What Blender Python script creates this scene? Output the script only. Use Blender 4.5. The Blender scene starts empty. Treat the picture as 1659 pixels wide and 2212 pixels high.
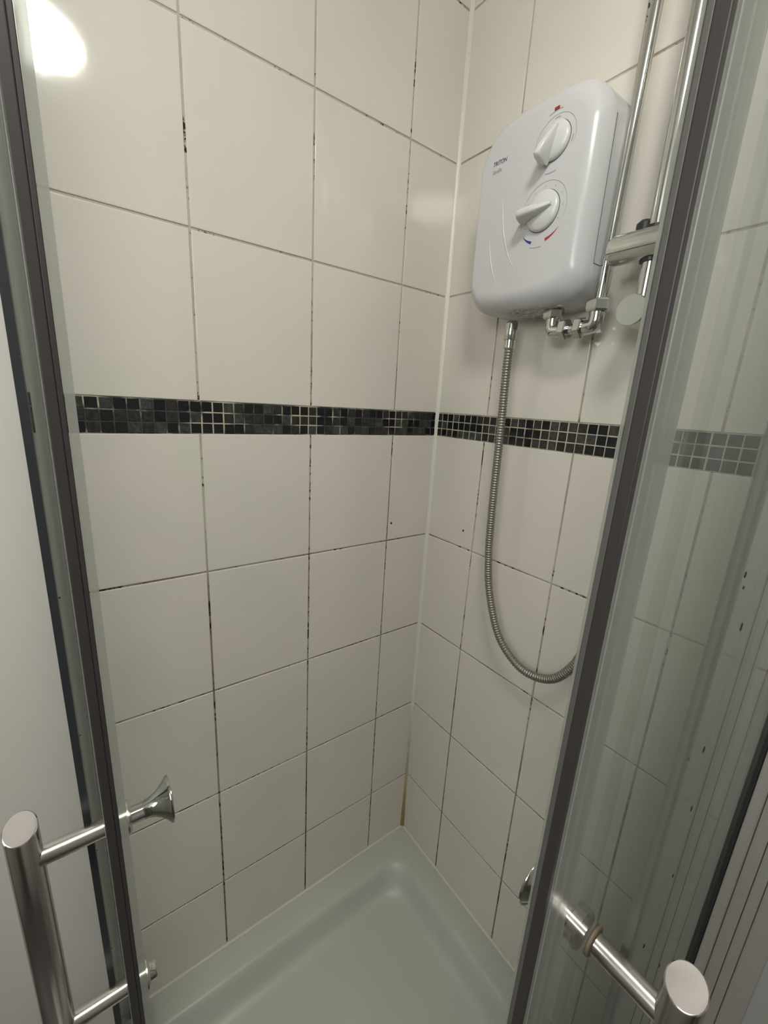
import bpy, bmesh, math, random
from mathutils import Vector, Matrix

random.seed(7)
S = bpy.context.scene
COL = S.collection

# ------------------------------------------------------------------ camera
Rr = Vector((0.5876613558925765, 0.8071594146362818, 0.056105348715727144))
Rd = Vector((0.23510057643545546, -0.10399405318027077, -0.9663917196783381))
Rf = Vector((-0.7741975521468762, 0.5811014681337107, -0.25087692995297717))
CAM = Vector((0.7432462, -0.6981120, 1.2440840))
cd = bpy.data.cameras.new('camera'); cam = bpy.data.objects.new('camera', cd); COL.objects.link(cam)
cam.matrix_world = Matrix(((Rr.x, -Rd.x, -Rf.x, CAM.x), (Rr.y, -Rd.y, -Rf.y, CAM.y), (Rr.z, -Rd.z, -Rf.z, CAM.z), (0, 0, 0, 1)))
cd.sensor_fit = 'HORIZONTAL'; cd.sensor_width = 36.0
cd.lens = 907.573728942128 / 1659 * 36.0
cd.shift_x = 0.703 / 1659; cd.shift_y = 4.585 / 1659
cd.clip_start = 0.005
S.camera = cam

# ------------------------------------------------------------------ light, exposure
LAMP = 55.0                         # emission of the ceiling light
FILL = 6.8  # emission of the window added as frontal fill

w = bpy.data.worlds.new('world'); S.world = w; w.use_nodes = True
w.node_tree.nodes['Background'].inputs[0].default_value = (0.75, 0.8, 0.85, 1)
w.node_tree.nodes['Background'].inputs[1].default_value = 0.0
S.view_settings.view_transform = 'Standard'
S.view_settings.look = 'None'
S.view_settings.exposure = 0.40
S.view_settings.gamma = 1.0
S.view_settings.use_curve_mapping = False

ZFLOOR, ZCEIL = -0.12, 2.12
XFAR, YFAR = 2.2, -1.9
WD, YD = 0.660, -0.7037             # planes of the right and the left sliding door

# ------------------------------------------------------------------ materials
def mat(name):
    m = bpy.data.materials.new(name); m.use_nodes = True
    nt = m.node_tree; b = nt.nodes['Principled BSDF']
    return m, nt, b

def simple(name, col, rough=0.5, metal=0.0, spec=0.5, coat=0.0):
    m, nt, b = mat(name)
    b.inputs['Base Color'].default_value = (*col, 1)
    b.inputs['Roughness'].default_value = rough
    b.inputs['Metallic'].default_value = metal
    b.inputs['Specular IOR Level'].default_value = spec
    b.inputs['Coat Weight'].default_value = coat
    return m

def N(nt, t, **k):
    n = nt.nodes.new(t)
    for a, v in k.items(): setattr(n, a, v)
    return n

def noise(nt, scale, detail=3, rough=0.5, vec=None):
    n = N(nt, 'ShaderNodeTexNoise')
    n.inputs['Scale'].default_value = scale; n.inputs['Detail'].default_value = detail; n.inputs['Roughness'].default_value = rough
    if vec is None:
        g = N(nt, 'ShaderNodeNewGeometry'); vec = g.outputs['Position']
    nt.links.new(vec, n.inputs['Vector'])
    return n.outputs['Fac']

def ramp(nt, fac, stops):
    r = N(nt, 'ShaderNodeValToRGB')
    e = r.color_ramp.elements
    while len(e) < len(stops): e.new(0.5)
    for i, (p, c) in enumerate(stops):
        e[i].position = p; e[i].color = (*c, 1) if len(c) == 3 else c
    nt.links.new(fac, r.inputs['Fac'])
    return r.outputs['Color']

def mixc(nt, fac, a, b):
    n = N(nt, 'ShaderNodeMix', data_type='RGBA')
    if isinstance(fac, float): n.inputs[0].default_value = fac
    else: nt.links.new(fac, n.inputs[0])
    for s, v in ((6, a), (7, b)):
        if isinstance(v, tuple): n.inputs[s].default_value = (*v, 1)
        else: nt.links.new(v, n.inputs[s])
    return n.outputs[2]

def math_(nt, op, a, b=None):
    n = N(nt, 'ShaderNodeMath', operation=op)
    for i, v in enumerate((a, b)):
        if v is None: continue
        if isinstance(v, (int, float)): n.inputs[i].default_value = v
        else: nt.links.new(v, n.inputs[i])
    return n.outputs[0]

def sepz(nt):
    g = N(nt, 'ShaderNodeNewGeometry'); s = N(nt, 'ShaderNodeSeparateXYZ')
    nt.links.new(g.outputs['Position'], s.inputs[0])
    return s.outputs

def make_tile():
    m, nt, b = mat('glazed_tile')
    f = noise(nt, 6.0, 2)
    c = ramp(nt, f, [(0.35, (0.705, 0.675, 0.61)), (0.65, (0.735, 0.69, 0.64))])
    nt.links.new(c, b.inputs['Base Color'])
    b.inputs['Roughness'].default_value = 0.085
    b.inputs['Specular IOR Level'].default_value = 0.5
    bp = N(nt, 'ShaderNodeBump'); bp.inputs['Strength'].default_value = 0.035; bp.inputs['Distance'].default_value = 0.002
    nt.links.new(noise(nt, 45.0, 2), bp.inputs['Height'])
    nt.links.new(bp.outputs[0], b.inputs['Normal'])
    return m

def make_grout(name='grout', light=(0.50, 0.47, 0.40), brown=(0.23, 0.175, 0.13), mould=0.575):
    m, nt, b = mat(name)
    patch = noise(nt, 5.0, 3)
    fine = noise(nt, 90.0, 4, 0.65)
    z = sepz(nt)[2]
    low = N(nt, 'ShaderNodeMapRange'); low.inputs[1].default_value = 1.5; low.inputs[2].default_value = 0.2
    low.inputs[3].default_value = -0.14; low.inputs[4].default_value = 0.16
    nt.links.new(z, low.inputs[0])
    pz = math_(nt, 'ADD', patch, low.outputs[0])
    c1 = ramp(nt, pz, [(0.36, light), (0.66, brown)])
    # mould: fine speckle, denser inside broad patches
    s = math_(nt, 'ADD', math_(nt, 'MULTIPLY', fine, 0.75), math_(nt, 'MULTIPLY', noise(nt, 11.0, 2), 0.45))
    s = math_(nt, 'ADD', s, math_(nt, 'MULTIPLY', low.outputs[0], 0.25))
    k = ramp(nt, s, [(mould + 0.06, (0, 0, 0)), (mould + 0.13, (1, 1, 1))])
    col = mixc(nt, k, c1, (0.018, 0.014, 0.012))
    nt.links.new(col, b.inputs['Base Color'])
    b.inputs['Roughness'].default_value = 0.75
    b.inputs['Specular IOR Level'].default_value = 0.25
    return m

def make_border_grout(name, lo, hi):
    m, nt, b = mat(name)
    g = N(nt, 'ShaderNodeNewGeometry')
    f = noise(nt, 13.0, 3, 0.6)
    c = ramp(nt, f, [(lo, (0.52, 0.47, 0.37)), (hi, (0.045, 0.043, 0.038))])
    nt.links.new(c, b.inputs['Base Color'])
    b.inputs['Roughness'].default_value = 0.7
    return m

def make_black_tile(name, a, bb, rough):
    m, nt, b = mat(name)
    c = ramp(nt, noise(nt, 160.0, 3, 0.7), [(0.4, a), (0.7, bb)])
    nt.links.new(c, b.inputs['Base Color'])
    b.inputs['Roughness'].default_value = rough
    return m

def make_sealant():
    m, nt, b = mat('silicone_sealant')
    z = sepz(nt)[2]
    mr = N(nt, 'ShaderNodeMapRange'); mr.inputs[1].default_value = 0.50; mr.inputs[2].default_value = 0.0
    mr.inputs[3].default_value = 0.0; mr.inputs[4].default_value = 0.75
    nt.links.new(z, mr.inputs[0])
    f = math_(nt, 'ADD', mr.outputs[0], math_(nt, 'MULTIPLY', noise(nt, 40, 3), 0.5))
    c = ramp(nt, f, [(0.3, (0.74, 0.72, 0.65)), (0.62, (0.50, 0.43, 0.28)), (1.0, (0.27, 0.19, 0.075))])
    nt.links.new(c, b.inputs['Base Color'])
    b.inputs['Roughness'].default_value = 0.35
    return m

def schlick(nt):
    g = N(nt, 'ShaderNodeNewGeometry'); d = N(nt, 'ShaderNodeVectorMath', operation='DOT_PRODUCT')
    nt.links.new(g.outputs['Normal'], d.inputs[0]); nt.links.new(g.outputs['Incoming'], d.inputs[1])
    a = math_(nt, 'ABSOLUTE', d.outputs['Value'])
    p = math_(nt, 'POWER', math_(nt, 'SUBTRACT', 1.0, a), 5.0)
    return math_(nt, 'ADD', math_(nt, 'MULTIPLY', p, 0.96), 0.04)

def make_glass(name, tint, haze):
    m = bpy.data.materials.new(name); m.use_nodes = True
    nt = m.node_tree; nt.nodes.clear()
    out = N(nt, 'ShaderNodeOutputMaterial')
    tr = N(nt, 'ShaderNodeBsdfTransparent'); tr.inputs[0].default_value = (*tint, 1)
    gl = N(nt, 'ShaderNodeBsdfGlossy'); gl.inputs['Roughness'].default_value = 0.015
    df = N(nt, 'ShaderNodeBsdfDiffuse'); df.inputs[0].default_value = (0.72, 0.74, 0.70, 1)
    # lime-scale film with a few run marks
    tc = N(nt, 'ShaderNodeNewGeometry'); mp = N(nt, 'ShaderNodeMapping')
    mp.inputs['Scale'].default_value = (40, 40, 3.0)
    nt.links.new(tc.outputs['Position'], mp.inputs[0])
    f = noise(nt, 1.0, 3, 0.6, mp.outputs[0])
    k = N(nt, 'ShaderNodeMapRange'); k.inputs[1].default_value = 0.3; k.inputs[2].default_value = 0.75
    k.inputs[3].default_value = haze * 0.5; k.inputs[4].default_value = haze * 1.6
    nt.links.new(f, k.inputs[0])
    m1 = N(nt, 'ShaderNodeMixShader'); nt.links.new(k.outputs[0], m1.inputs[0])
    nt.links.new(tr.outputs[0], m1.inputs[1]); nt.links.new(df.outputs[0], m1.inputs[2])
    m2 = N(nt, 'ShaderNodeMixShader'); nt.links.new(schlick(nt), m2.inputs[0])
    nt.links.new(m1.outputs[0], m2.inputs[1]); nt.links.new(gl.outputs[0], m2.inputs[2])
    nt.links.new(m2.outputs[0], out.inputs[0])
    return m

def make_translucent(name, col, through, rough=0.25):
    m = bpy.data.materials.new(name); m.use_nodes = True
    nt = m.node_tree; b = nt.nodes['Principled BSDF']; out = nt.nodes['Material Output']
    b.inputs['Base Color'].default_value = (*col, 1); b.inputs['Roughness'].default_value = rough
    tr = N(nt, 'ShaderNodeBsdfTransparent'); tr.inputs[0].default_value = (0.9, 0.93, 0.9, 1)
    mx = N(nt, 'ShaderNodeMixShader'); mx.inputs[0].default_value = through
    nt.links.new(b.outputs[0], mx.inputs[1]); nt.links.new(tr.outputs[0], mx.inputs[2])
    nt.links.new(mx.outputs[0], out.inputs[0])
    return m

def make_casing():
    m, nt, b = mat('white_plastic')
    px, py, z = sepz(nt)
    # brown water stain in a strip along the underside, round the hose outlet
    near = N(nt, 'ShaderNodeMapRange'); near.inputs[1].default_value = 1.4115; near.inputs[2].default_value = 1.4070
    nt.links.new(z, near.inputs[0])
    dx = math_(nt, 'ABSOLUTE', math_(nt, 'SUBTRACT', px, 0.262))
    side = N(nt, 'ShaderNodeMapRange'); side.inputs[1].default_value = 0.055; side.inputs[2].default_value = 0.03
    nt.links.new(dx, side.inputs[0])
    sp = ramp(nt, noise(nt, 120, 4, 0.7), [(0.42, (0, 0, 0)), (0.62, (1, 1, 1))])
    f = math_(nt, 'MULTIPLY', math_(nt, 'MULTIPLY', near.outputs[0], side.outputs[0]), sp)
    f = math_(nt, 'MULTIPLY', f, 0.85)
    c = mixc(nt, f, (0.60, 0.60, 0.62), (0.10, 0.06, 0.035))
    nt.links.new(c, b.inputs['Base Color'])
    b.inputs['Roughness'].default_value = 0.22
    return m

M = {}
M['tile'] = make_tile()
M['grout'] = make_grout()
M['paint'] = simple('wall_paint', (0.74, 0.72, 0.68), 0.45)
M['grey_paint'] = simple('grey_wall_paint', (0.34, 0.34, 0.325), 0.5)
M['room_paint'] = simple('room_paint', (0.42, 0.41, 0.39), 0.6)
M['ceiling_paint'] = simple('ceiling_paint', (0.75, 0.75, 0.72), 0.7)
M['vinyl'] = simple('floor_vinyl', (0.09, 0.08, 0.075), 0.4)
M['added_door_paint'] = simple('added_dark_door_paint', (0.075, 0.06, 0.055), 0.4)  # for the unseen door added to darken chrome reflections
M['bg_left'] = make_border_grout('border_grout_stained', 0.43, 0.53)
M['bg_right'] = make_border_grout('border_grout', 0.55, 0.68)
M['blk'] = [make_black_tile('black_mosaic', (0.009, 0.010, 0.012), (0.014, 0.015, 0.018), 0.16),
            make_black_tile('charcoal_mosaic', (0.025, 0.026, 0.025), (0.085, 0.088, 0.082), 0.3),
            make_black_tile('slate_mosaic', (0.018, 0.018, 0.017), (0.05, 0.05, 0.045), 0.25)]
M['sealant'] = make_sealant()
M['hole'] = simple('drilled_hole', (0.01, 0.009, 0.008), 0.9)
M['acrylic'] = simple('tray_acrylic', (0.52, 0.53, 0.49), 0.35)
M['plastic'] = make_casing()
M['knob_plastic'] = simple('knob_plastic', (0.66, 0.66, 0.65), 0.25)
M['print_grey'] = simple('grey_print', (0.33, 0.33, 0.33), 0.5)
M['print_blue'] = simple('blue_print', (0.015, 0.05, 0.17), 0.5)
M['print_cold'] = simple('cold_blue_print', (0.03, 0.035, 0.25), 0.5)
M['print_red'] = simple('red_print', (0.45, 0.03, 0.04), 0.5)
M['lens_red'] = simple('red_lens', (0.32, 0.03, 0.015), 0.2)
M['seam'] = simple('seam_shadow_gap', (0.08, 0.08, 0.085), 0.7)
M['chrome'] = simple('chrome', (0.60, 0.60, 0.58), 0.09, 1.0)
M['satin'] = simple('satin_chrome', (0.66, 0.66, 0.62), 0.25, 1.0)
M['bracket_face'] = simple('bracket_face', (0.52, 0.52, 0.48), 0.4, 0.3)
M['brushed'] = simple('brushed_steel', (0.62, 0.585, 0.56), 0.22, 1.0)
M['steel_end'] = simple('sawn_steel_end', (0.40, 0.37, 0.355), 0.7, 0.4)
M['hose'] = simple('hose_metal', (0.33, 0.31, 0.285), 0.46, 0.9)
M['alu'] = simple('anodised_aluminium', (0.36, 0.355, 0.33), 0.5, 0.3)
M['alu_pale'] = simple('pale_anodised_aluminium', (0.60, 0.61, 0.57), 0.5, 0.15)
M['black_plastic'] = simple('black_plastic', (0.02, 0.02, 0.021), 0.4)
M['rubber'] = simple('black_rubber', (0.018, 0.018, 0.02), 0.6)
M['magnet'] = simple('magnetic_strip', (0.040, 0.036, 0.035), 0.45)
M['lip'] = simple('grey_seal_lip', (0.10, 0.097, 0.09), 0.5)
M['washer'] = simple('brown_washer', (0.13, 0.10, 0.07), 0.6)
M['mould'] = simple('mould', (0.02, 0.018, 0.015), 0.9)
M['glass'] = make_glass('door_glass', (0.965, 0.98, 0.97), 0.07)
M['clear'] = make_translucent('clear_seal_plastic', (0.38, 0.385, 0.355), 0.45)
M['smoke'] = make_translucent('smoky_seal_plastic', (0.22, 0.22, 0.20), 0.6)
M['dark_seal'] = simple('dark_seal_plastic', (0.030, 0.036, 0.038), 0.4)

def make_lamp():
    m, nt, b = mat('lamp_diffuser')
    b.inputs['Base Color'].default_value = (0.9, 0.9, 0.9, 1)
    b.inputs['Emission Color'].default_value = (1.0, 0.97, 0.88, 1)
    b.inputs['Emission Strength'].default_value = LAMP
    return m
M['lamp'] = make_lamp()

m_, nt_, b_ = mat('added_fill_glow')  # glow of the added fill window
b_.inputs['Base Color'].default_value = (0.8, 0.82, 0.82, 1)
b_.inputs['Emission Color'].default_value = (0.98, 0.98, 0.95, 1); b_.inputs['Emission Strength'].default_value = FILL
M['fill_glow'] = m_

# ------------------------------------------------------------------ helpers
def obj(name, bm, mats, parent=None, smooth=False, recalc=True):
    if recalc: bmesh.ops.recalc_face_normals(bm, faces=bm.faces[:])
    me = bpy.data.meshes.new(name)
    if parent is not None:
        off = root_loc(parent)
        bmesh.ops.translate(bm, verts=bm.verts[:], vec=-off)
    if smooth:
        for f in bm.faces: f.smooth = True
    bm.to_mesh(me); bm.free()
    for m in (mats if isinstance(mats, (list, tuple)) else [mats]): me.materials.append(m)
    o = bpy.data.objects.new(name, me); COL.objects.link(o)
    if parent is not None: o.parent = parent
    return o

def root_loc(p):
    while p.parent is not None: p = p.parent
    return Vector(p.location)

def autosmooth(o, deg=35):
    me = o.data
    bm = bmesh.new(); bm.from_mesh(me)
    for f in bm.faces: f.smooth = True
    for e in bm.edges:
        if len(e.link_faces) == 2 and e.calc_face_angle(0) > math.radians(deg): e.smooth = False
    bm.to_mesh(me); bm.free()
    return o

def thing(name, label, cat, loc=(0, 0, 0), group=None):
    o = bpy.data.objects.new(name, None); COL.objects.link(o)
    o.location = loc; o.empty_display_size = 0.05
    o['label'] = label; o['category'] = cat
    if group: o['group'] = group
    return o

def tag(o, label, cat, group=None):
    o['label'] = label; o['category'] = cat
    if group: o['group'] = group
    return o

def struct(o): o['kind'] = 'structure'; return o

def bx(bm, x0, x1, y0, y1, z0, z1, mi=0, bev=0.0, seg=2):
    r = bmesh.ops.create_cube(bm, size=1.0)
    vs = r['verts']
    for v in vs:
        v.co = Vector((x0 + (v.co.x + .5) * (x1 - x0), y0 + (v.co.y + .5) * (y1 - y0), z0 + (v.co.z + .5) * (z1 - z0)))
    fs = {f for v in vs for f in v.link_faces}
    for f in fs: f.material_index = mi
    if bev > 0:
        es = {e for v in vs for e in v.link_edges}
        rr = bmesh.ops.bevel(bm, geom=list(es), offset=bev, segments=seg, profile=0.5, affect='EDGES')
        for f in rr['faces']: f.material_index = mi

def frame(axis):
    a = Vector(axis).normalized()
    t = Vector((0, 0, 1)) if abs(a.z) < 0.9 else Vector((1, 0, 0))
    u = t.cross(a).normalized(); v = a.cross(u)
    return a, u, v

def lathe(bm, prof, origin, axis, seg=32, mi=0, capmi=None):
    """profile [(radius, along)] turned about an axis"""
    a, u, v = frame(axis); o = Vector(origin); rings = []
    for r, h in prof:
        if r <= 1e-6: rings.append([bm.verts.new(o + a * h)]); continue
        rings.append([bm.verts.new(o + a * h + (u * math.cos(t) + v * math.sin(t)) * r) for t in [2 * math.pi * i / seg for i in range(seg)]])
    def face(vs):
        f = bm.faces.new(vs); f.material_index = mi
    for A, B in zip(rings[:-1], rings[1:]):
        for i in range(seg):
            j = (i + 1) % seg
            if len(A) == 1 and len(B) == 1: break
            if len(A) == 1: face((A[0], B[i], B[j]))
            elif len(B) == 1: face((A[i], B[0], A[j]))
            else: face((A[i], B[i], B[j], A[j]))
    for R, k in ((rings[0], 0), (rings[-1], 1)):
        if len(R) > 1:
            f = bm.faces.new(R); f.material_index = mi if capmi is None else capmi

def rod(bm, p, q, r, seg=24, c=0.0012, mi=0):
    p, q = Vector(p), Vector(q); L = (q - p).length
    lathe(bm, [(r - c, 0), (r, c), (r, L - c), (r - c, L)], p, q - p, seg, mi)

def hexnut(bm, p, q, r, mi=0):
    p, q = Vector(p), Vector(q); L = (q - p).length; n0 = len(bm.verts)
    lathe(bm, [(r * 0.88, 0), (r, L * .14), (r, L * .86), (r * 0.88, L)], p, q - p, 6, mi)
    bm.verts.ensure_lookup_table()
    bmesh.ops.rotate(bm, verts=bm.verts[n0:], cent=p, matrix=Matrix.Rotation(math.radians(18), 3, (q - p).normalized()))

def catmull(pts, n=12):
    P = [Vector(p) for p in pts]; P = [P[0] * 2 - P[1]] + P + [P[-1] * 2 - P[-2]]
    out = []
    for i in range(1, len(P) - 2):
        for k in range(n):
            t = k / n; a, b, c, d = P[i - 1:i + 3]
            out.append(0.5 * ((2 * b) + (c - a) * t + (2 * a - 5 * b + 4 * c - d) * t * t + (3 * b - a - 3 * c + d) * t ** 3))
    out.append(P[-2]); return out

def resample(pts, step):
    out = [pts[0].copy()]; acc = 0.0
    for a, b in zip(pts[:-1], pts[1:]):
        L = (b - a).length; d = step - acc
        while d <= L:
            out.append(a.lerp(b, d / L)); d += step
        acc = (acc + L) % step
    return out

def sweep(bm, pts, rad, seg=12, mi=0):
    n = len(pts); prev = None; rings = []
    for i in range(n):
        t = (pts[min(i + 1, n - 1)] - pts[max(i - 1, 0)]).normalized()
        if prev is None: _, u, v = frame(t)
        else:
            u = (prev - t * prev.dot(t)).normalized(); v = t.cross(u)
        prev = u; r = rad(i) if callable(rad) else rad
        rings.append([bm.verts.new(pts[i] + (u * math.cos(2 * math.pi * k / seg) + v * math.sin(2 * math.pi * k / seg)) * r) for k in range(seg)])
    for A, B in zip(rings[:-1], rings[1:]):
        for k in range(seg):
            j = (k + 1) % seg; f = bm.faces.new((A[k], A[j], B[j], B[k])); f.material_index = mi
    for R in (rings[0], rings[-1]): bm.faces.new(R).material_index = mi

# ------------------------------------------------------------------ room shell
def wall_tile(bm, P, u0, u1, z0, z1, mi, steps, wob=0.0):
    """one bevelled tile: P(u, h, z) maps to the world, h is the height above the wall face"""
    rings = []
    k = [random.uniform(-wob, wob) for _ in range(4)]
    for ins, h in steps:
        c = [(u0 + ins, z0 + ins), (u1 - ins, z0 + ins), (u1 - ins, z1 - ins), (u0 + ins, z1 - ins)]
        rings.append([bm.verts.new(P(u, h + (k[i] if h > -0.0005 else 0), z)) for i, (u, z) in enumerate(c)])
    for A, B in zip(rings[:-1], rings[1:]):
        for i in range(4):
            j = (i + 1) % 4
            bm.faces.new((A[i], A[j], B[j], B[i])).material_index = mi
    bm.faces.new(rings[-1]).material_index = mi

PL = lambda u, h, z: Vector((h, -u, z))      # left wall, u runs from the corner towards the viewer
PR = lambda u, h, z: Vector((u, -h, z))      # right wall
ZJ = [-0.012, 0.195, 0.4424, 0.6898, 0.9373, 1.1815, 1.2337, 1.4798, 1.7273, 1.9748, 2.13]
MOS0, MOS1 = 1.1815, 1.2337
TSTEP = [(0.0, -0.004), (0.0, -0.0009), (0.00035, -0.0004), (0.0009, -0.0001), (0.0018, 0.0)]

def tiled(bm, P, us, mi):
    for z0, z1 in zip(ZJ[:-1], ZJ[1:]):
        if abs(z0 - MOS0) < 1e-6: continue
        g = 0.0016
        for i, (u0, u1) in enumerate(zip(us[:-1], us[1:])):
            a0 = u0 + (g if i else 0.0015); a1 = u1 - g
            b0 = z0 + (g if abs(z0 - MOS1) > 1e-6 else 0.0006); b1 = z1 - (g if abs(z1 - MOS0) > 1e-6 else 0.0006)
            wall_tile(bm, P, a0, a1, b0, b1, mi, TSTEP, 0.00022)

def hole(bm, P, u, z, mi):
    c = [bm.verts.new(P(u + 0.0026 * math.cos(t), 0.0004, z + 0.0026 * math.sin(t))) for t in [i * math.pi / 6 for i in range(12)]]
    d = [bm.verts.new(P(u + 0.0026 * math.cos(t), -0.002, z + 0.0026 * math.sin(t))) for t in [i * math.pi / 6 for i in range(12)]]
    bm.faces.new(c).material_index = mi
    for i in range(12):
        j = (i + 1) % 12; bm.faces.new((c[i], c[j], d[j], d[i])).material_index = mi

UL = [0.0, 0.1267, 0.3259, 0.5259, 0.7335]
UR = [0.0, 0.1484, 0.3482, 0.5498, 0.705]

bm = bmesh.new()
bx(bm, -0.10, -0.0016, -0.7335, 0.0, ZFLOOR, ZCEIL, 0)
bx(bm, -0.10, 0.0, YFAR, -0.7335, ZFLOOR, ZCEIL, 2)
tiled(bm, PL, UL, 1); hole(bm, PL, 0.1169, 0.979, 3)
struct(obj('wall_left', bm, [M['grout'], M['tile'], M['paint'], M['hole']], recalc=True))

bm = bmesh.new()
bx(bm, -0.10, 0.707, 0.0016, 0.10, ZFLOOR, ZCEIL, 0)
bx(bm, 0.707, XFAR, 0.0, 0.10, ZFLOOR, ZCEIL, 2)
tiled(bm, PR, UR, 1); hole(bm, PR, 0.118, 0.978, 3)
struct(obj('wall_right', bm, [M['grout'], M['tile'], M['grey_paint'], M['hole']], recalc=True))

def border(name, P, u_end, gm, seed):
    rnd = random.Random(seed)
    bm = bmesh.new()
    c = [P(0.0, -0.0008, MOS0), P(u_end, -0.0008, MOS0), P(u_end, -0.0008, MOS1), P(0.0, -0.0008, MOS1)]
    d = [P(0.0, -0.004, MOS0), P(u_end, -0.004, MOS0), P(u_end, -0.004, MOS1), P(0.0, -0.004, MOS1)]
    C = [bm.verts.new(p) for p in c]; D = [bm.verts.new(p) for p in d]
    bm.faces.new(C); bm.faces.new(D)
    for i in range(4): bm.faces.new((C[i], C[(i + 1) % 4], D[(i + 1) % 4], D[i]))
    p = (MOS1 - MOS0) / 3; n = int(u_end / p)
    for i in range(n + 1):
        for k in range(3):
            u0 = 0.0018 + i * p + rnd.uniform(-.0004, .0004); u1 = min(u0 + p - 0.0021, u_end)
            if u1 - u0 < 0.004: continue
            z0 = MOS0 + k * p + 0.0009 + rnd.uniform(-.0003, .0003)
            mi = 1 + rnd.choices([0, 1, 2], [0.5, 0.22, 0.28])[0]
            wall_tile(bm, P, u0, u1, z0, z0 + p - 0.0021, mi, [(0, -0.003), (0, -0.0004), (0.0006, 0.0001)], 0.0002)
    return struct(obj(name, bm, [gm] + M['blk']))
border('trim_1', PL, 0.7335, M['bg_left'], 3)
border('trim_2', PR, 0.705, M['bg_right'], 5)

# corner bead and the beads along the tray
def bead(name, a, b, n1, n2, w_, m):
    bm = bmesh.new(); a, b = Vector(a), Vector(b); n1, n2 = Vector(n1), Vector(n2); sec = []
    rnd = random.Random(11); K = 90
    for i in range(K + 1):
        c = a.lerp(b, i / K); q = w_ * (1 + rnd.uniform(-.10, .10)) * (1 + (0.55 * max(0, 1 - (c.z / .10)) if abs(b.z - a.z) > 1 else 0))
        pts = [c - n1 * .0015 - n2 * .0015, c + n1 * q - n2 * .0015, c + n1 * q, c + (n1 + n2) * q * .36, c + n2 * q, c + n2 * q - n1 * .0015]
        sec.append([bm.verts.new(p) for p in pts])
    for A, B in zip(sec[:-1], sec[1:]):
        for i in range(6): bm.faces.new((A[i], A[(i + 1) % 6], B[(i + 1) % 6], B[i]))
    bm.faces.new(sec[0]); bm.faces.new(sec[-1])
    return struct(autosmooth(obj(name, bm, m), 50))
bead('trim_3', (0, 0, 0.0), (0, 0, ZCEIL), (1, 0, 0), (0, -1, 0), 0.0058, M['sealant'])
M['tray_bead'] = simple('tray_sealant', (0.66, 0.65, 0.59), 0.4)
bead('trim_4', (0, -0.003, 0.0), (0, -0.695, 0.0), (1, 0, 0), (0, 0, 1), 0.0034, M['tray_bead'])
bead('trim_5', (0.003, 0, 0.0), (0.66, 0, 0.0), (0, -1, 0), (0, 0, 1), 0.0034, M['tray_bead'])

bm = bmesh.new(); bx(bm, -0.1, XFAR + .1, YFAR - .1, 0.1, ZFLOOR - 0.1, ZFLOOR); struct(obj('floor', bm, M['vinyl']))
bm = bmesh.new(); bx(bm, -0.1, XFAR + .1, YFAR - .1, 0.1, ZCEIL, ZCEIL + 0.1); struct(obj('ceiling', bm, M['ceiling_paint']))
bm = bmesh.new(); bx(bm, -0.1, XFAR + .1, YFAR - .1, YFAR, ZFLOOR, ZCEIL); struct(obj('wall_front', bm, M['room_paint']))
bm = bmesh.new(); bx(bm, XFAR, XFAR + .1, YFAR, 0.0, ZFLOOR, ZCEIL); struct(obj('wall_rear', bm, M['room_paint']))
# unseen glowing window added as fill light, dark door added for contrast in chrome
wx0, wx1, wz0, wz1 = 0.72, 1.52, 1.52, 2.02
bm = bmesh.new()
bx(bm, wx0 - .05, wx1 + .05, YFAR, YFAR + 0.02, wz0 - .05, wz0); bx(bm, wx0 - .05, wx1 + .05, YFAR, YFAR + 0.02, wz1, wz1 + .05)
bx(bm, wx0 - .05, wx0, YFAR, YFAR + 0.02, wz0, wz1); bx(bm, wx1, wx1 + .05, YFAR, YFAR + 0.02, wz0, wz1)
bx(bm, wx0, wx1, YFAR, YFAR + 0.006, wz0, wz1, 1)
struct(obj('added_fill_window', bm, [M['knob_plastic'], M['fill_glow']]))
bm = bmesh.new(); bx(bm, XFAR - 0.04, XFAR, -1.70, -0.95, ZFLOOR, 1.90, 0, 0.004); struct(obj('added_dark_door', bm, M['added_door_paint']))

# ------------------------------------------------------------------ ceiling light
def make_ceiling_light():
    cx, cy, r = 0.865, -0.690, 0.118
    t = thing('ceiling_light', 'round white ceiling light mirrored as a glare in the upper left tile', 'light', (cx, cy, ZCEIL))
    bm = bmesh.new(); lathe(bm, [(r + .012, 0.0), (r + .012, 0.02), (r + .004, 0.024)], (cx, cy, ZCEIL), (0, 0, -1), 48)
    autosmooth(obj('light_base', bm, M['knob_plastic'], t))
    bm = bmesh.new(); lathe(bm, [(r, 0.0245), (r * .985, 0.034), (r * .9, 0.047), (r * .7, 0.057), (r * .4, 0.063), (0, 0.065)], (cx, cy, ZCEIL), (0, 0, -1), 48)
    obj('diffuser', bm, M['lamp'], t, smooth=True)
make_ceiling_light()

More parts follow.
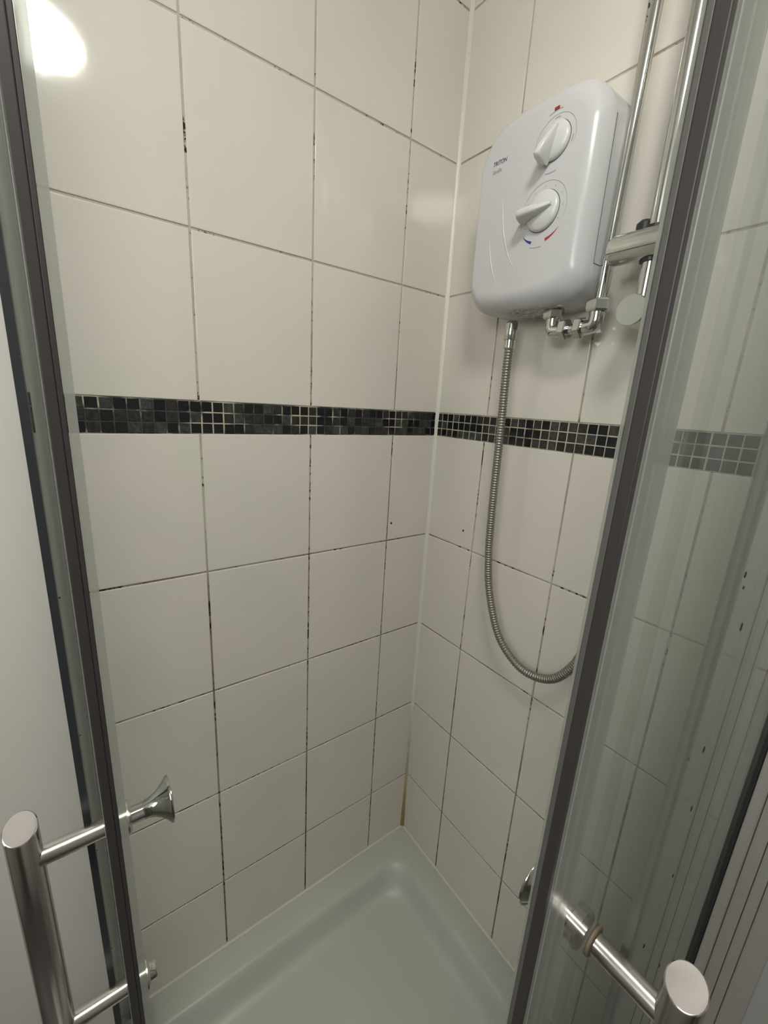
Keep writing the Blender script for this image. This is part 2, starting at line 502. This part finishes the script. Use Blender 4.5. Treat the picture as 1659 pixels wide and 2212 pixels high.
# ------------------------------------------------------------------ shower tray
def make_tray():
    X1, Y1 = 0.735, 0.775
    loops = [  # inset, z, corner radius: from the outer skirt over the rim into the well
        (0.0, ZFLOOR, 0.004), (0.0, -0.006, 0.004), (0.002, -0.001, 0.006), (0.006, 0.0, 0.008),
        (0.057, 0.0, 0.045), (0.062, -0.0010, 0.05), (0.067, -0.0045, 0.054), (0.073, -0.014, 0.058), (0.080, -0.030, 0.06),
        (0.088, -0.045, 0.062), (0.098, -0.053, 0.062), (0.114, -0.0575, 0.055), (0.20, -0.060, 0.03)]
    bm = bmesh.new(); rings = []; K = 10
    for ins, z, r in loops:
        pts = []
        cs = [(X1 - ins - r, -ins - r, 0), (ins + r, -ins - r, 90), (ins + r, -(Y1 - ins - r), 180), (X1 - ins - r, -(Y1 - ins - r), 270)]
        for cx, cy, a0 in cs:
            for k in range(K + 1):
                a = math.radians(a0 + 90 * k / K); pts.append(bm.verts.new((cx + r * math.cos(a), cy + r * math.sin(a), z)))
        rings.append(pts)
    n = len(rings[0])
    for A, B in zip(rings[:-1], rings[1:]):
        for i in range(n): bm.faces.new((A[i], A[(i + 1) % n], B[(i + 1) % n], B[i]))
    bm.faces.new(rings[0]); bm.faces.new(rings[-1])
    o = autosmooth(obj('shower_tray', bm, M['acrylic']), 40)
    tag(o, 'white acrylic shower tray with raised rim below the tiled corner', 'shower tray')
make_tray()

# ------------------------------------------------------------------ electric shower unit
UX0, UX1, UZ0, UZ1, UY = 0.152, 0.366, 1.4065, 1.699, -0.0955

def unit_outline(fl, n=14):
    """outline of the casing; fl = fraction 0..1 of the front rounding already turned"""
    x0 = UX0 + 0.011 * fl; x1 = UX1 - 0.026 * fl; z0 = UZ0 + 0.030 * fl; z1 = UZ1 - 0.026 * fl
    rt, rb = 0.050 - 0.012 * fl, 0.030 - 0.008 * fl
    cx, hw = (x0 + x1) / 2, (x1 - x0) / 2
    P = []
    for (ox, oz, r, a0) in ((x1 - rt, z1 - rt, rt, 0), (x0 + rt, z1 - rt, rt, 90), (x0 + rb, z0 + rb, rb, 180), (x1 - rb, z0 + rb, rb, 270)):
        for k in range(n + 1):
            a = math.radians(a0 + 90 * k / n); P.append([ox + r * math.cos(a), oz + r * math.sin(a)])
    out = []
    for i, p in enumerate(P):
        out.append(p)
        if i == n or i == 3 * n + 2:
            q = P[i + 1]
            for k in range(1, 12): out.append([p[0] + (q[0] - p[0]) * k / 12, p[1] + (q[1] - p[1]) * k / 12])
    zc = (z0 + z1) / 2
    for p in out:
        s = (p[0] - cx) / hw
        if p[1] > zc: p[1] -= 0.014 * s * s * min(1, (p[1] - zc) / 0.1)
        else: p[1] += 0.010 * s * s * min(1, (zc - p[1]) / 0.1)
    return out

def make_unit():
    t = thing('electric_shower', 'white electric shower unit with two dials on the right tiled wall', 'electric shower', (0.262, 0.0, 1.40))
    bm = bmesh.new(); rings = []
    D = 0.032
    seq = [(0.10, 0.0), (0.0, -0.006), (0.0, -0.03), (0.0, UY + D)]
    seq += [(1 - math.cos(a), UY + D - D * math.sin(a)) for a in [math.radians(90 * k / 12) for k in range(1, 13)]]
    for fl, y in seq: rings.append([bm.verts.new((x, y, z)) for x, z in unit_outline(fl)])
    n = len(rings[0])
    for A, B in zip(rings[:-1], rings[1:]):
        for i in range(n): bm.faces.new((A[i], A[(i + 1) % n], B[(i + 1) % n], B[i]))
    bm.faces.new(rings[0]); bm.faces.new(rings[-1])
    autosmooth(obj('casing', bm, M['plastic'], t), 40)
    # gap line of the side cover
    bm = bmesh.new()
    bx(bm, UX1 - 0.0012, UX1 + 0.00025, -0.0635, -0.0625, 1.460, 1.640)
    bx(bm, UX1 - 0.0012, UX1 + 0.00025, -0.0635, -0.010, 1.459, 1.460)
    obj('side_cover_seam', bm, M['seam'], t)
    yf = UY
    def dial(name, cx, cz, ang, rdisc, label):
        bm = bmesh.new()
        lathe(bm, [(rdisc + .0008, -0.001), (rdisc + .0008, 0.003), (rdisc, 0.0045), (rdisc - .0022, 0.0062), (rdisc * .6, 0.0085), (0, 0.0092)], (cx, yf, cz), (0, -1, 0), 48)
        d = autosmooth(obj(name, bm, M['knob_plastic'], t), 50)
        if label: d['label'] = label
        bm = bmesh.new()                                            # shadow gap where the dial meets the casing
        lathe(bm, [(rdisc + .0016, -0.0005), (rdisc + .0016, 0.0004)], (cx, yf, cz), (0, -1, 0), 48)
        obj('dial_gap', bm, M['seam'], d)
        # winged grip: long fin, thick and proud at the pointer end
        bm = bmesh.new(); rings = []
        e = Vector((math.cos(ang), 0, math.sin(ang))); s = Vector((-e.z, 0, e.x)); K = 16
        for i in range(K + 1):
            q = i / K
            u = -rdisc * 0.72 + q * (rdisc * 1.95)
            hgt = 0.009 + 0.0215 * math.sin(math.pi * min(1, 0.10 + q * 0.85) * 0.56) ** 1.2
            wd = 0.0012 + 0.0058 * math.sin(math.pi * (0.06 + 0.62 * q)) ** 0.9
            if q > 0.86: hgt *= 1 - ((q - .86) / .14) ** 2 * .45
            ring = []
            for k in range(11):
                a = math.pi * k / 10
                ring.append(bm.verts.new(Vector((cx, yf, cz)) + e * u + s * (wd * math.copysign(abs(math.cos(a)) ** 0.5, math.cos(a))) + Vector((0, -1, 0)) * (0.004 + (hgt - .004) * max(0.0, math.sin(a)) ** 0.6)))
            rings.append(ring)
        for A, B in zip(rings[:-1], rings[1:]):
            for k in range(10): bm.faces.new((A[k], A[k + 1], B[k + 1], B[k]))
            bm.faces.new((A[0], B[0], B[-1], A[-1]))
        bm.faces.new(rings[0]); bm.faces.new(rings[-1])
        autosmooth(obj('dial_grip', bm, M['knob_plastic'], d), 60)
    dial('power_dial', 0.2965, 1.6225, math.radians(248), 0.0235, None)
    dial('temperature_dial', 0.2915, 1.5365, math.radians(190), 0.0262, None)
    # printed rings, dots and captions
    def arc(bm, cx, cz, r, a0, a1, wd, mi=0, wd1=None):
        K = max(4, int(abs(a1 - a0) / 4)); prev = None
        for k in range(K + 1):
            a = math.radians(a0 + (a1 - a0) * k / K); ww = wd if wd1 is None else wd + (wd1 - wd) * k / K
            pr = [bm.verts.new((cx + rr * math.cos(a), yf - 0.00025, cz + rr * math.sin(a))) for rr in (r - ww / 2, r + ww / 2)]
            if prev: bm.faces.new((prev[0], prev[1], pr[1], pr[0])).material_index = mi
            prev = pr
    def dot(bm, x, z, r, mi=0):
        bm.faces.new([bm.verts.new((x + r * math.cos(i * math.pi / 6), yf - 0.00025, z + r * math.sin(i * math.pi / 6))) for i in range(12)]).material_index = mi
    bm = bmesh.new()
    arc(bm, 0.2965, 1.6225, 0.0325, -20, 200, 0.0005)
    arc(bm, 0.2915, 1.5365, 0.0385, -25, 205, 0.0005)
    for a in range(-30, 240, 30): dot(bm, 0.2915 + 0.0325 * math.cos(math.radians(a)), 1.5365 + 0.0325 * math.sin(math.radians(a)), 0.0009)
    for a in (-12, 90, 192): arc(bm, 0.2965, 1.6225, 0.0288, a - 9, a + 9, 0.0014)
    arc(bm, 0.2965, 1.6225, 0.0385, 80, 112, 0.0012)
    arc(bm, 0.2965, 1.6225, 0.0385, 255, 282, 0.0013)
    arc(bm, 0.2915, 1.5365, 0.0475, 250, 276, 0.0012)
    arc(bm, 0.2915, 1.5365, 0.041, 222, 250, 0.0004, 1, 0.0040)
    arc(bm, 0.2915, 1.5365, 0.041, 318, 284, 0.0004, 2, 0.0045)
    bmesh.ops.recalc_face_normals(bm, faces=bm.faces[:])
    for f in bm.faces:
        if f.normal.y > 0: f.normal_flip()
    o = obj('dial_printing', bm, [M['print_grey'], M['print_cold'], M['print_red']], t, recalc=False)
    bm = bmesh.new(); bx(bm, 0.2895, 0.2975, yf - 0.0012, yf + .001, 1.6612, 1.6652, 0, 0.0008)
    o = obj('indicator_light', bm, M['lens_red'], t); o['label'] = 'small red indicator lens'
    # swept moulding lines on the lower front
    for pts in ([(0.2085, 1.590), (0.2135, 1.560), (0.2200, 1.528), (0.2310, 1.498), (0.2450, 1.474), (0.2640, 1.450)],
                [(0.1900, 1.530), (0.1945, 1.508), (0.2005, 1.485), (0.2100, 1.462), (0.2260, 1.438)]):
        bm = bmesh.new()
        P = catmull([(x, yf + 0.0006, z) for x, z in pts], 8); n_ = len(P)
        sweep(bm, P, lambda i: 0.0004 + 0.0012 * math.sin(math.pi * i / (n_ - 1)), 8)
        obj('moulding_line', bm, M['knob_plastic'], t, smooth=True)
    # writing
    def text(name, body, x, z, size, m, shear, rotz=0.0, wid=1.0):
        cu = bpy.data.curves.new(name, 'FONT'); cu.body = body; cu.size = size; cu.shear = shear; cu.extrude = 0.0002
        to = bpy.data.objects.new(name + '_tmp', cu); COL.objects.link(to)
        bpy.context.view_layer.update()
        me = bpy.data.meshes.new_from_object(to.evaluated_get(bpy.context.evaluated_depsgraph_get()))
        bpy.data.objects.remove(to)
        b = bmesh.new(); b.from_mesh(me); bpy.data.meshes.remove(me)
        for v in b.verts: v.co = Vector((x + v.co.x * wid, yf - 0.0002 - v.co.z, z + v.co.y))
        return obj(name, b, m, t, recalc=False)
    text('lettering', 'TRITON', 0.1835, 1.6290, 0.0086, M['print_blue'], 0.25, wid=0.86)
    text('lettering', 'Seville', 0.1835, 1.6180, 0.0082, M['print_grey'], 0.3, wid=0.9)
make_unit()

# ------------------------------------------------------------------ supply pipe
def make_pipe():
    t = thing('supply_pipe', 'thin chrome water pipe running down the wall beside the white shower unit', 'pipe', (0.374, -0.046, 1.38))
    yb = -0.046; zb = 1.376; xr = 0.3745; xl = 0.302; dx = 0.0105 / 0.36
    bm = bmesh.new(); rod(bm, (xr, yb, zb + .03), (xr + dx * 0.97, yb, zb + 0.974), 0.0075, 24)
    autosmooth(obj('pipe', bm, M['chrome'], t))
    bm = bmesh.new(); hexnut(bm, (xr, yb, zb + .020), (xr, yb, zb + .037), 0.0172); obj('compression_nut', bm, M['chrome'], t)
    bm = bmesh.new(); hexnut(bm, (xl, yb, zb + .018), (xl, yb, zb + .032), 0.0165); rod(bm, (xl, yb, zb + .032), (xl, yb, zb + .036), .0175)
    obj('compression_nut', bm, M['chrome'], t)
    bm = bmesh.new(); hexnut(bm, (xl + .017, yb, zb), (xl + .030, yb, zb), 0.0160); obj('compression_nut', bm, M['chrome'], t)
    bm = bmesh.new(); hexnut(bm, (xr - .030, yb, zb), (xr - .017, yb, zb), 0.0160); obj('compression_nut', bm, M['chrome'], t)
    for x, s in ((xl, 1), (xr, -1)):
        bm = bmesh.new()
        P = catmull([(x, yb, zb + .021), (x, yb, zb + .008), (x + s * .0025, yb, zb + .0018), (x + s * .009, yb, zb), (x + s * .020, yb, zb)], 6)
        sweep(bm, P, 0.0108, 20)
        autosmooth(obj('elbow', bm, M['chrome'], t), 50)
    bm = bmesh.new(); rod(bm, (xl + .028, yb, zb), (xr - .029, yb, zb), 0.0078); autosmooth(obj('pipe', bm, M['chrome'], t))
make_pipe()

# ------------------------------------------------------------------ riser rail with slider
def make_rail():
    rx, ry = 0.4435, -0.060
    t = thing('riser_rail', 'thick chrome shower riser rail with a sliding handset clamp on the right wall', 'shower rail', (rx, 0.0, 1.385))
    bm = bmesh.new(); rod(bm, (rx, ry, 1.385), (rx + .003, ry, 2.01), 0.0100, 28); autosmooth(obj('rail', bm, M['chrome'], t))
    for z in (1.385, 2.005):
        bm = bmesh.new()
        x = rx - .004 if z < 1.5 else rx
        lathe(bm, [(0.0215, 0.0), (0.0205, 0.012), (0.0198, 0.070), (0.0197, 0.0785), (0.0190, 0.0797), (0.0, 0.0800)], (x, 0.0, z), (0, -1, 0), 40)
        for f in bm.faces:
            if abs(f.normal.y) > 0.9 and f.calc_center_median().y < -0.079: f.material_index = 1
        autosmooth(obj('wall_bracket', bm, [M['satin'], M['bracket_face']], t), 25)
    # slider: long horizontal barrel clamped round the rail
    zc, yc = 1.4665, -0.066
    bm = bmesh.new()
    lathe(bm, [(0.0, 0.0), (0.010, 0.0006), (0.0160, 0.004), (0.0185, 0.010), (0.0188, 0.078)], (0.388, yc, zc), (1, 0, 0), 40)
    lathe(bm, [(0.0188, 0.079), (0.0165, 0.080), (0.0155, 0.092), (0.0, 0.093)], (0.388, yc, zc), (1, 0, 0), 40)
    sl = autosmooth(obj('handset_slider', bm, M['satin'], t), 40)
    bm = bmesh.new(); rod(bm, (0.4255, yc + .012, zc + .010), (0.4255, yc + .012, zc + .033), 0.0105, 24, .004); autosmooth(obj('slider_button', bm, M['black_plastic'], sl))
    bm = bmesh.new(); bx(bm, 0.394, 0.464, yc - 0.0180, yc - .0165, zc - 0.0075, zc - 0.0068); obj('slider_seam', bm, M['seam'], sl)
    bm = bmesh.new(); lathe(bm, [(0.0128, 0.0), (0.0128, 0.004)], (rx, ry, zc - .0215), (0, 0, 1), 28); obj('rail_collar', bm, M['black_plastic'], sl)
    bm = bmesh.new(); lathe(bm, [(0.0128, 0.0), (0.0128, 0.004)], (rx, ry, zc + .0165), (0, 0, 1), 28); obj('rail_collar', bm, M['black_plastic'], sl)
make_rail()

# ------------------------------------------------------------------ hose
def make_hose():
    t = thing('shower_hose', 'grey ribbed metal shower hose hanging in a loop below the white unit', 'hose', (0.224, -0.046, 1.36))
    y = -0.046
    route = [(0.2205, 1.360), (0.2207, 1.318), (0.2235, 1.236), (0.2255, 1.149), (0.2275, 1.058), (0.233, 0.964), (0.247, 0.888), (0.280, 0.812), (0.325, 0.775),
             (0.367, 0.769), (0.408, 0.787), (0.438, 0.830), (0.454, 0.883), (0.460, 0.943), (0.4645, 1.04), (0.4655, 1.121), (0.4655, 1.21), (0.465, 1.299), (0.466, 1.37), (0.4745, 1.428)]
    P = resample(catmull([(x, y - 0.012 * (1 if i == len(route) - 1 else 0), z) for i, (x, z) in enumerate(route)], 24), 0.0011)
    bm = bmesh.new(); sweep(bm, P, lambda i: 0.0073 + 0.0008 * math.sin(2 * math.pi * i / 4.5), 14)
    obj('hose', bm, M['hose'], t, smooth=True)
    bm = bmesh.new()
    lathe(bm, [(0.0088, 0), (0.0098, .001), (0.0098, .014)], (0.2205, y, 1.3545), (0, 0, 1), 28)
    lathe(bm, [(0.0104, .0145), (0.0108, .016), (0.0108, .040), (0.009, .0455)], (0.2205, y, 1.3545), (0, 0, 1), 28)
    autosmooth(obj('hose_nut', bm, M['chrome'], t), 40)
    bm = bmesh.new(); lathe(bm, [(0.0085, 0), (0.0100, .003), (0.0125, .034), (0.011, .036)], (0.4745, y - .012, 1.424), (0, 0, 1), 28)
    autosmooth(obj('hose_nut', bm, M['chrome'], t), 40)
make_hose()

# ------------------------------------------------------------------ sliding doors and fixed panels
ZB, ZT = 0.026, 1.90

def pbox(bm, P, u0, u1, n0, n1, z0, z1, bev=0.0, mi=0):
    a, b = P(u0, n0, z0), P(u1, n1, z1)
    bx(bm, min(a.x, b.x), max(a.x, b.x), min(a.y, b.y), max(a.y, b.y), z0, z1, mi, bev)

def make_door(P, nrm, lead, hu, hz, label, lipmat, inner, s):
    t = thing('sliding_shower_door', label, 'shower door', P(lead - .2, 0, ZB))
    bm = bmesh.new(); pbox(bm, P, lead - 0.425, lead - 0.008, -0.0025, 0.0025, ZB, ZT); obj('glass_pane', bm, M['glass'], t)
    bm = bmesh.new()
    pbox(bm, P, lead - 0.034, lead - 0.0215, 0.0028, 0.0036, ZB, ZT, 0.0003)
    pbox(bm, P, lead - 0.0205, lead - 0.0065, 0.0028, 0.0046, ZB, ZT, 0.0005)
    pbox(bm, P, lead - 0.034, lead - 0.0065, -0.0040, -0.0028, ZB, ZT)
    pbox(bm, P, lead - 0.0065, lead - 0.0042, -0.0040, 0.0040, ZB, ZT)
    pbox(bm, P, lead - 0.0042, lead - 0.0005, -0.0046 - inner, -0.0048, ZB, ZT)
    o = obj('clear_seal', bm, M['clear'], t); o['label'] = 'pale translucent plastic seal'
    bm = bmesh.new(); pbox(bm, P, lead - 0.004, lead, -0.0018, 0.0038, ZB, ZT, 0.0006); o = obj('magnetic_strip', bm, M['magnet'], t)
    o['label'] = 'dark brown magnetic strip'
    bm = bmesh.new(); pbox(bm, P, lead - 0.004, lead - 0.0004, -0.0046, -0.0019, ZB, ZT, 0.0005); obj('seal_lip', bm, lipmat, t)
    # handle: outer bar on two posts, flared knob and screw cap inside
    h = bpy.data.objects.new('door_handle', None); COL.objects.link(h); h.parent = t
    out = Vector(nrm); zl = hz - 0.219
    b0, b1 = P(hu, s, zl - .04), P(hu, s, hz + .038)
    # bar with mitred ends that face the closing edge
    bm = bmesh.new(); rb, SG, tl = 0.0121, 40, math.tan(math.radians(30)); rings = []
    for zc, sg, rr, dz in ((b0.z, -1, rb - .0009, 0), (b0.z, -1, rb, .0008), (b1.z, 1, rb, -.0008), (b1.z, 1, rb - .0009, 0)):
        ring = []
        for i in range(SG):
            a_ = 2 * math.pi * i / SG; du = rr * math.cos(a_); dn = rr * math.sin(a_)
            ring.append(bm.verts.new(P(hu + du, s + dn, zc + dz - sg * du * tl)))
        rings.append(ring)
    for A, B in zip(rings[:-1], rings[1:]):
        for i in range(SG): bm.faces.new((A[i], A[(i + 1) % SG], B[(i + 1) % SG], B[i]))
    for R_ in (rings[0], rings[-1]): bm.faces.new(R_).material_index = 1
    autosmooth(obj('handle_bar', bm, [M['brushed'], M['steel_end']], h), 40)
    for z in (hz, zl):
        bm = bmesh.new(); rod(bm, P(hu, 0.0048, z), P(hu, s - .006, z), 0.0085, 28); autosmooth(obj('handle_post', bm, M['brushed'], h))
        bm = bmesh.new(); rod(bm, P(hu, 0.0026, z), P(hu, 0.0052, z), 0.0122, 28, .0006); o = autosmooth(obj('rubber_washer', bm, M['washer'], h)); o['label'] = 'brown rubber washer'
        bm = bmesh.new(); rod(bm, P(hu, -0.0142, z), P(hu, -0.0026, z), 0.0160, 32, .002); autosmooth(obj('inner_collar', bm, M['satin'], h))
    bm = bmesh.new()
    lathe(bm, [(0.0082, 0.005), (0.0082, 0.024), (0.0088, 0.029), (0.0104, 0.034), (0.0134, 0.039), (0.0172, 0.0432), (0.0208, 0.0462), (0.0224, 0.0476), (0.0224, 0.0490),
               (0.0212, 0.0496), (0.012, 0.0488), (0.0, 0.0486)], P(hu, 0, hz), -out, 40)
    o = autosmooth(obj('flared_knob', bm, M['chrome'], h), 50); o['label'] = 'flared chrome knob on the inside'
    bm = bmesh.new()
    lathe(bm, [(0.0096, 0.005), (0.0096, 0.019), (0.0088, 0.0205), (0.0, 0.0212)], P(hu, 0, zl), -out, 32)
    autosmooth(obj('screw_cap', bm, M['chrome'], h), 50)

PLd = lambda u, n, z: Vector((u, YD - n, z))
PRd = lambda u, n, z: Vector((WD + n, -u, z))
make_door(PLd, (0, -1, 0), 0.448, 0.350, 0.843, 'sliding glass shower door at the left, edge on, with dark seal and bar handle', M['magnet'], 0.0050, 0.064)  # left seal lip takes the dark strip's colour to stand for its shade
make_door(PRd, (1, 0, 0), 0.5065, 0.410, 0.849, 'sliding glass shower door at the right, with dark seal and bar handle', M['lip'], 0.0016, 0.0595)

def make_fixed(P, end, label, wall_end, sealmat, seal_label, wide, specks=()):
    t = thing('fixed_shower_panel', label, 'shower panel', P(end * .5, 0.02, 0.0))
    bm = bmesh.new(); pbox(bm, P, 0.012, end - 0.003, 0.0182, 0.0224, ZB, ZT); obj('glass_pane', bm, M['glass'], t)
    bm = bmesh.new(); pbox(bm, P, end - 0.012, end, 0.0174, 0.0181, ZB, ZT); pbox(bm, P, end - 0.012, end, 0.0225, 0.0232, ZB, ZT); pbox(bm, P, end - 0.0026, end, 0.0181, 0.0225, ZB, ZT)
    o = obj('edge_seal', bm, sealmat, t); o['label'] = seal_label
    bm = bmesh.new()
    for u, z, rz in specks:
        lo = [bm.verts.new(P(u + 0.0016 * math.cos(a), 0.02245, z + rz * math.sin(a))) for a in [k * math.pi / 5 for k in range(10)]]
        hi = [bm.verts.new(P(u + 0.0010 * math.cos(a), 0.02285, z + rz * .7 * math.sin(a))) for a in [k * math.pi / 5 for k in range(10)]]
        bm.faces.new(lo); bm.faces.new(hi)
        for k in range(10): bm.faces.new((lo[k], lo[(k + 1) % 10], hi[(k + 1) % 10], hi[k]))
        o = obj('mould_speck', bm, M['mould'], t); o['label'] = 'small black mould speck'; bm = bmesh.new()
    # aluminium wall channel, ribbed along its outer side
    pbox(bm, P, 0.0005, 0.012, 0.0045, 0.090 if wide else 0.0300, 0.0, ZT, 0.0008)
    pbox(bm, P, 0.012, 0.016, 0.0140, 0.0178, 0.0, ZT, 0.001)
    if wide:
        pbox(bm, P, 0.0115, 0.0290, 0.0272, 0.0400, 0.0, ZT, 0.0025, 1)
        pbox(bm, P, 0.0115, 0.0230, 0.0405, 0.0540, 0.0, ZT, 0.0010, 1)
        pbox(bm, P, 0.0115, 0.0210, 0.0546, 0.0660, 0.0, ZT, 0.0010, 1)
        pbox(bm, P, 0.0115, 0.0200, 0.0664, 0.0900, 0.0, ZT, 0.0020, 1)
    obj('wall_channel', bm, [M['alu_pale'], M['alu']], t)
    bm = bmesh.new(); pbox(bm, P, 0.012, 0.0285, 0.0226, 0.0268 if wide else 0.0255, 0.0, ZT, 0.001)
    o = obj('black_gasket', bm, M['rubber'], t); o['label'] = 'black rubber gasket'
    bm = bmesh.new(); pbox(bm, P, 0.0290, wall_end, -0.008, 0.0285, 0.0002, ZB - .001, 0.002); obj('bottom_rail', bm, M['alu'], t)
make_fixed(PLd, 0.335, 'narrow fixed glass side panel behind the left shower door', 0.69, M['dark_seal'], 'dark edge seal', False)
make_fixed(PRd, 0.392, 'fixed glass side panel behind the right shower door, beside the wall channel', 0.69, M['smoke'], 'smoky grey edge seal', True,
           [(.3711, 1.1554, .0024), (.3663, 1.1457, .0012), (.3406, 1.1107, .0035), (.3426, 1.0099, .003), (.3790, 1.021, .0014), (.3244, .9424, .003),
            (.3171, .8642, .0018), (.3468, .8077, .0022), (.2521, .6846, .002)])
